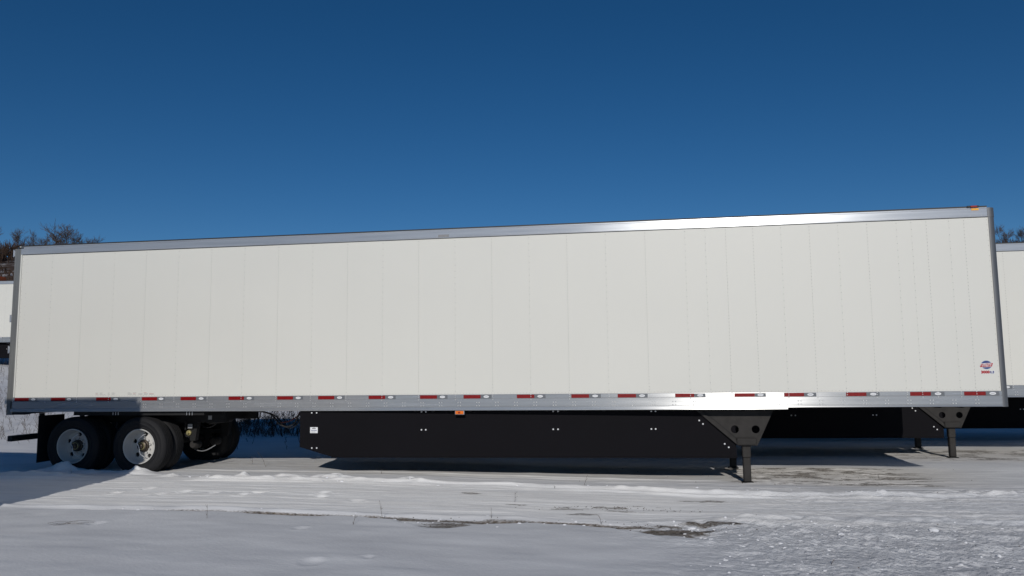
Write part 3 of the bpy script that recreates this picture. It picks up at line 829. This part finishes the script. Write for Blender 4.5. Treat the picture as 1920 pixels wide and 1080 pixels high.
    for (pts, r, m_) in (([(4.35, .5, 1.12), (4.62, .6, 1.05), (4.80, .6, .88), (4.95, .6, .83), (5.08, .6, .90), (5.20, .55, 1.05), (5.5, .5, 1.10)], .014, 'hose'),
                         ([(4.40, .55, 1.12), (4.68, .66, 1.02), (4.84, .66, .86), (4.98, .66, .81), (5.12, .66, .90), (5.24, .6, 1.06), (5.5, .5, 1.11)], .012, 'hose'),
                         ([(4.80, .63, .90), (4.95, .64, .92), (5.10, .64, 1.0), (5.16, .62, 1.08)], .010, 'redhose'),
                         ([(3.0, .9, 1.1), (3.15, .9, .86), (3.3, .9, .80), (3.45, .9, .88), (3.5, .9, 1.1)], .012, 'hose'),
                         ([(2.85, 1.0, .62), (3.0, .95, .42), (3.2, .95, .38), (3.4, .98, .48)], .009, 'alu2'),
                         ([(3.0, 1.3, .98), (3.2, 1.25, .92), (3.35, 1.25, .97)], .007, 'alu2')):
        # smooth the path
        P = [Vector(p) for p in pts]; S = []
        for i in range(len(P) - 1):
            p0, p1, p2, p3 = P[max(i - 1, 0)], P[i], P[i + 1], P[min(i + 2, len(P) - 1)]
            for t in (0, .25, .5, .75):
                S.append(0.5 * ((2 * p1) + (p2 - p0) * t + (2 * p0 - 5 * p1 + 4 * p2 - p3) * t * t + (3 * p1 - p0 - 3 * p2 + p3) * t ** 3))
        S.append(P[-1])
        B(MB().tube(S, r, n=8), 'air_hose', MT[m_], smooth=True)
    B(MB().lathe([(.001, 0), (.09, .01), (.10, .04), (.10, .75), (.09, .78), (.001, .79)], (3.3, .9, .95), 18), 'air_tank', MT['dark'], smooth=True)
    # --- mud flaps and bumper
    for y in (0.02, W - 0.64):
        fp = MB(); fp.prism([(y, 1.06), (y + .62, 1.06), (y + .62, .26), (y, .25)], 0, 0.60, 0.612)
        B(fp, 'mud_flap', MT['rubber'])
    B(MB().cbox(0.0, 0.09, 0.02, W - 0.02, 0.612, 0.712, .01), 'rear_bumper', MT['paint'])
    for y in (.72, 1.79):
        B(MB().cbox(0.02, .08, y, y + .08, .7125, 1.07, .006), 'bumper_strut', MT['paint'])
    return root

trailer = make_trailer()
tag(trailer, 'long white box semi trailer in full side view across the whole picture', 'semi trailer', 'white semi trailers parked in the snowy yard')

def place(dx, dy, dz, label, rz=0.0, ry=0.0, rx=0.0):
    t = copy_tree(trailer)
    t.location = (8.0 + dx, 1.3 + dy, dz); t.rotation_euler = (rx, ry, rz)
    t['label'] = label
    return t
place(4.28, 3.82, 0.0, 'white semi trailer parked right behind the big one, its front landing leg showing at right')
place(8.55, 7.64, -0.08, 'third white semi trailer in the row, only its black skirt showing low at far right')
place(-30.0, 20.7, 2.33, 'far white trailer up on the snowy slope behind the rear corner of the big trailer', 0.0, math.radians(0.6))
place(-12.77, -9.05, 0.05, 'white semi trailer parked nearer on the left, casting its shadow over the rear wheels')

# ------------------------------------------------------------------ orange machine behind the far trailer
om = empty('tracked_loader', (-32.2, 33.0, 0.0))
zg = ground_z(-32.2, 33.0)
om.location = (-32.2, 33.0, zg)
om.scale = (1.23, 1.23, 1.23)
MB().cbox(-1.6, 1.6, -1.2, -.7, 0, .8, .1).cbox(-1.6, 1.6, .7, 1.2, 0, .8, .1).build('track', MT['dark'], om)
MB().cbox(-1.6, 1.3, -1.0, 1.0, .82, 2.3, .15).cbox(-1.5, .2, -.8, .8, 2.302, 3.0, .2).build('body', MT['orange'], om)
cb = MB().cbox(.22, 1.3, -.8, .6, 2.302, 3.7, .08).build('cab', MT['orange'], om)
MB().box(.35, 1.18, -.815, -.803, 2.6, 3.45).box(1.303, 1.31, -.6, .5, 2.5, 3.45).build('window', MT['glass'], cb)
MB().tube([(1.3, .8, 2.2), (1.9, .8, 3.55), (5.6, .8, 3.0)], .13, .10, n=8).build('boom', MT['mark'], om)
tag(om, 'orange machine with a pale boom peeking over the roof of the far white trailer', 'machine')

# ------------------------------------------------------------------ trees
def grow(mb_t, mb_b, p, d, ln, r, lvl, rnd, maxl):
    pts = [p]; q = p.copy(); dd = d.copy(); k = 4 if lvl == 0 else 3
    for i in range(k):
        dd = (dd + Vector((rnd.uniform(-1, 1), rnd.uniform(-1, 1), rnd.uniform(-.3, .6))) * (0.10 if lvl == 0 else 0.22)).normalized()
        q = q + dd * (ln / k); pts.append(q.copy())
    r1 = r * (0.45 if lvl == 0 else 0.5)
    (mb_t if lvl == 0 else mb_b).tube(pts, r, r1, 7 if lvl == 0 else (5 if lvl == 1 else 3), caps=False)
    if lvl >= maxl: return
    nc = (8, 7, 6, 4)[lvl]
    for c in range(nc):
        t = rnd.uniform(0.28, 1.0) if lvl == 0 else rnd.uniform(0.25, 1.0)
        if c == 0: t = 1.0
        i = min(int(t * k), k - 1); f = t * k - i
        s = pts[i].lerp(pts[i + 1], f)
        az = rnd.uniform(0, 2 * math.pi)
        side = Vector((math.cos(az), math.sin(az), 0))
        spread = rnd.uniform(0.45, 0.95) if lvl else rnd.uniform(0.4, 0.85)
        nd = (d * (1 - spread * .5) + side * spread + Vector((0, 0, .30))).normalized()
        if c == 0: nd = (d + side * .25).normalized()
        grow(mb_t, mb_b, s, nd, ln * rnd.uniform(.42, .68), max(r * .48 * (1 - .4 * t), 0.022), lvl + 1, rnd, maxl)

protos = []
for s in range(4):
    rnd = random.Random(40 + s)
    a, b = MB(), MB()
    grow(a, b, Vector((0, 0, -0.3)), Vector((0, 0, 1)), 6.0, 0.20, 0, rnd, 4)
    top = max(v[2] for v in b.v)
    k = 10.0 / top
    rad = np.percentile([math.hypot(v[0], v[1]) for v in b.v], 97) * k
    kr = k * min(1.0, 3.7 / rad)
    for mb in (a, b): mb.v = [(x * kr, y * kr, z * k) for x, y, z in mb.v]
    protos.append((a, b))
proto_mesh = []
def make_tree(i, x, y, h, wide, label, rot):
    z = float(base_z(np.array([x]), np.array([y]))[0])
    t = empty('bare_tree', (x, y, z - 0.1))
    if i >= len(proto_mesh) or proto_mesh[i] is None:
        while len(proto_mesh) <= i: proto_mesh.append(None)
        a, b = protos[i]
        tr = a.build('trunk', MT['bark'], t, True); cr = b.build('crown', MT['bark'], t)
        proto_mesh[i] = (tr.data, cr.data)
    else:
        for nm, md in zip(('trunk', 'crown'), proto_mesh[i]):
            o = bpy.data.objects.new(nm, md); C.objects.link(o); o.parent = t
    t.scale = (h / 10 * wide, h / 10 * wide, h / 10)
    t.rotation_euler = (0, 0, rot)
    tag(t, label, 'tree', 'bare winter trees on the ridge')
    return t

TREES = [  # x, y, top height, proto, width, label
    (-109.0, 116, 31.2, 0, .9, 'tall thin bare tree at the left edge of the skyline, above the brown brush'),
    (-104.0, 117, 29.6, 1, .9, 'second bare tree from the left edge, with open upright branches'),
    (-100.0, 116, 29.0, 2, .8, 'slender bare tree just left of the rear top corner of the big trailer'),
    (-97.5, 115, 27.6, 3, 1.1, 'low bushy bare tree right above the rear top corner of the big trailer'),
    (-95.0, 114, 27.8, 0, 1.1, 'dense dark bare tree touching the left flank of the tallest round crown'),
    (-92.2, 115, 29.7, 1, 1.25, 'largest round crowned bare tree on the left skyline'),
    (-90.3, 114, 29.0, 2, 1.15, 'broad bare tree overlapping the right half of the largest round crown'),
    (-88.3, 116, 27.5, 3, 1.0, 'small bare tree with sideways branches right of the largest crown'),
    (-96.0, 132, 28.3, 2, 0.8, 'faint small bare tree first in the low row right of the big crowns'),
    (-93.0, 134, 28.6, 0, 0.8, 'faint bare tree in the middle of the low row fading to the right'),
    (-89.5, 134, 27.6, 1, 0.8, 'faint bare tree last in the low row above the trailer roof'),
    (59.5, 116, 19.8, 3, 1.0, 'low bare tree nearest to the front corner post on the right skyline'),
    (61.0, 115, 20.3, 0, 1.0, 'middling bare tree between the low one and the round one at right'),
    (62.8, 117, 21.3, 1, 1.0, 'bare tree beside the round tallest crown on the right skyline'),
    (65.0, 116, 23.6, 2, 1.3, 'tallest round crowned bare tree on the right skyline'),
    (67.6, 115, 22.8, 3, 1.1, 'bare tree at the right edge of the picture beside the round crown'),
]
for k, (x, y, zt, pi, wd, lab) in enumerate(TREES):
    z = float(base_z(np.array([x]), np.array([y]))[0])
    make_tree(pi, x, y, max(4.0, zt + (0.5 if x < 0 else 0.0) - z), wd * 0.92, lab, k * 1.3)

# brown brush on the slopes
bs = MB(); rnd = random.Random(5)
def brush(n, x0, x1, y0, y1, h0, h1):
    xs_ = np.array([rnd.uniform(x0, x1) for _ in range(n)]); ys_ = np.array([rnd.uniform(y0, y1) for _ in range(n)])
    zs_ = base_z(xs_, ys_)
    for x, y, z in zip(xs_, ys_, zs_):
        h = rnd.uniform(h0, h1); p = Vector((x, y, z - .1))
        for q in range(4):
            e = p + Vector((rnd.uniform(-.35, .35) * h, rnd.uniform(-.3, .3) * h, h * rnd.uniform(.6, 1)))
            mid = p.lerp(e, .5) + Vector((rnd.uniform(-.15, .15), rnd.uniform(-.15, .15), .1)) * h * .5
            bs.tube([p, mid, e], .05, .018, 3, caps=False)
            e2 = mid + Vector((rnd.uniform(-.3, .3), rnd.uniform(-.3, .3), rnd.uniform(.2, .4))) * h
            bs.tube([mid, e2], .03, .014, 3, caps=False)
brush(2800, -130, -97, 60, 119, 1.4, 3.6)
brush(900, -94, -70, 60, 112, 0.8, 1.6)
brush(1300, 48, 84, 84, 118, 1.0, 2.6)
tag(bs.build('brush_thicket', MT['brush']), 'dense brown leafless brush covering the hill slope', kind='stuff')

# ------------------------------------------------------------------ weeds
def weed(mb, x, y, z, h, rnd, lean=0.3, r=0.005, nb=3):
    p = Vector((x, y, z - .03))
    l = Vector((rnd.uniform(-lean, lean), rnd.uniform(-lean, lean), 1)).normalized()
    m1 = p + l * h * .55 + Vector((rnd.uniform(-.04, .04), rnd.uniform(-.04, .04), 0)) * h
    e = p + l * h + Vector((rnd.uniform(-.12, .12), rnd.uniform(-.12, .12), -.03)) * h
    mb.tube([p, m1, e], r, r * .5, 3, caps=False)
    for q in range(nb):
        s = p.lerp(m1, rnd.uniform(.4, 1)) if q % 2 else m1.lerp(e, rnd.uniform(0, .8))
        f = s + Vector((rnd.uniform(-.2, .2), rnd.uniform(-.2, .2), rnd.uniform(.05, .25))) * h
        mb.tube([s, f], r * .7, r * .4, 3, caps=False)
wm = MB(); rnd = random.Random(11)
def weeds(n, x0, x1, y0, y1, h0, h1, r):
    xs_ = np.array([rnd.uniform(x0, x1) for _ in range(n)]); ys_ = np.array([rnd.uniform(y0, y1) for _ in range(n)])
    d_, _, _ = snow_detail(xs_, ys_); zs_ = base_z(xs_, ys_) + d_
    cl = vnoise(xs_ * .6, ys_ * .6, 131) + .5
    for x, y, z, c in zip(xs_, ys_, zs_, cl):
        if c < .25: continue
        weed(wm, x, y, z, rnd.uniform(h0, h1) * (0.5 + c), rnd, .45, r, 4)
weeds(2300, -4, 3.6, 6.4, 10.2, .14, .42, .0075)
weeds(260, -6, 3, 10.2, 17, .12, .35, .007)
weeds(60, -1, 5, 3.5, 8.0, .1, .25, .006)
weeds(1300, -16, -1, 4.0, 12, .10, .45, .0035)
weeds(1500, -28, -3, 12, 30, .15, .5, .0045)
tag(wm.build('dry_weeds', MT['weed']), 'dry brown weeds sticking through the snow behind the trailers', kind='stuff')

STALKS = [
    (8.05, -3.50, .30, 'thin dry stalk leaning right just left of the brown mud patch'),
    (6.15, -3.98, .22, 'thin dry stalk alone in the smooth foreground snow at left'),
    (7.86, -3.98, .16, 'short dry stalk in the snow just below the rut, left of the mud patch'),
    (9.33, -2.00, .20, 'forked dry stalk standing mid track below the long skirt'),
    (10.12, -0.55, .22, 'dry stalk on the bright snow ridge under the right part of the skirt'),
    (9.72, -0.75, .10, 'tiny dark stalk pair beside the snow ridge'),
    (10.52, -3.25, .16, 'dry stalk in the rut between the two mud patches'),
    (9.25, -3.2, .16, 'dry stalk just right of the brown mud patch'),
    (14.6, 0.9, .14, 'pair of dry stems on dirty ice right of the landing leg'),
    (4.35, 1.05, .40, 'wiry dry stalk on lit snow just left of the skirt'),
    (3.95, 1.30, .22, 'low tangled stalk beside the front wheel of the tandem'),
    (6.75, 0.25, .14, 'dry stalk at the shadow edge under the left end of the skirt'),
    (1.75, -0.55, .12, 'short dark stalk in the shaded snow below the rear wheel'),
    (12.6, -4.9, .10, 'small dark stalk among clods at lower right'),
]
rnd = random.Random(3)
for x, y, h, lab in STALKS:
    mb = MB(); weed(mb, 0, 0, 0, h * .9, rnd, .35, .0030, 2)
    o = mb.build('weed_stalk', MT['weed']); o.location = (x, y, ground_z(x, y))
    tag(o, lab, 'weed stalk', 'dry weed stalks poking through the snow')

# flattened twigs lying on the snow, left foreground and lit strip
tw = MB()
for i in range(6):
    x = 4.78 + rnd.uniform(-.12, .12); y = -4.45 + rnd.uniform(-.12, .12); z = ground_z(x, y)
    tw.tube([(x - .12, y - .05, z + .004), (x, y + rnd.uniform(-.03, .03), z + .02), (x + .16, y + .07, z + .006)], .0018, .001, 3)
tag(tw.build('fallen_twigs'if False else 'fallen_stems', MT['weed']), 'flattened dry stems lying on smooth snow at lower left', 'weed stems')

# ------------------------------------------------------------------ loose snow clods at lower right
gb = MB(); rnd = random.Random(31)
gp = []
for cx_, cy_, n_, sx_, sy_ in ((10.0, -2.35, 20, .25, .08), (10.62, -2.2, 60, .30, .09), (11.35, -2.3, 30, .22, .10), (11.3, -3.35, 90, .45, .12), (8.8, -3.45, 60, .4, .12), (13.5, 1.0, 120, .9, .6), (14.8, -3.8, 40, 1.4, .9)):
    for q in range(n_): gp.append((rnd.gauss(cx_, sx_), rnd.gauss(cy_, sy_), rnd.uniform(.003, .010)))
xa = np.array([p[0] for p in gp]); ya = np.array([p[1] for p in gp]); za = base_z(xa, ya) + snow_detail(xa, ya)[0]
for (x, y, r), z in zip(gp, za):
    v = [(x + r * rnd.uniform(.7, 1.6) * a, y + r * rnd.uniform(.7, 1.3) * b, z + r * c) for a, b, c in ((1, 0, 0), (-1, .2, 0), (0, 1, 0), (.1, -1, 0), (0, 0, .8), (0, 0, -.6))]
    gb.add(v, [(0, 2, 4), (2, 1, 4), (1, 3, 4), (3, 0, 4), (2, 0, 5), (1, 2, 5), (3, 1, 5), (0, 3, 5)])
tag(gb.build('dark_grit', MT['hub'] if False else MT['weed']), 'small dark crumbs of frozen soil scattered on the packed snow', kind='stuff')
cl = MB(); rnd = random.Random(21)
pts = []
for i in range(420):
    x = 11.3 + 7.0 * rnd.random() ** 0.9; y = -2.9 - 4.2 * rnd.random()
    pts.append((x, y, rnd.uniform(.006, .018) * (2.2 if rnd.random() < .06 else 1)))
for i in range(70):
    x = rnd.uniform(3.2, 16.5); y = -0.55 + rnd.gauss(0, .16)
    pts.append((x, y, rnd.uniform(.008, .022)))
for i in range(60):
    x = rnd.uniform(4.5, 12); y = RUT_Y + rnd.gauss(.0, .15)
    pts.append((x, y, rnd.uniform(.008, .02)))
xa = np.array([p[0] for p in pts]); ya = np.array([p[1] for p in pts])
za = base_z(xa, ya) + snow_detail(xa, ya)[0]
for (x, y, r), z in zip(pts, za):
    bm = bmesh.new(); bmesh.ops.create_icosphere(bm, subdivisions=2, radius=r)
    sx, sy, sz = rnd.uniform(.8, 1.6), rnd.uniform(.8, 1.3), rnd.uniform(.5, .8)
    for v in bm.verts:
        k = rnd.uniform(.85, 1.1); v.co = Vector((v.co.x * sx * k, v.co.y * sy * k, v.co.z * sz * k))
    bm.verts.index_update()
    cl.add([(v.co.x + x, v.co.y + y, v.co.z + z + r * .02) for v in bm.verts], [[v.index for v in f.verts] for f in bm.faces]); bm.free()
tag(cl.build('snow_clods', MT['clod'], None, True), 'loose lumps of snow thrown up along the tracks', kind='stuff')
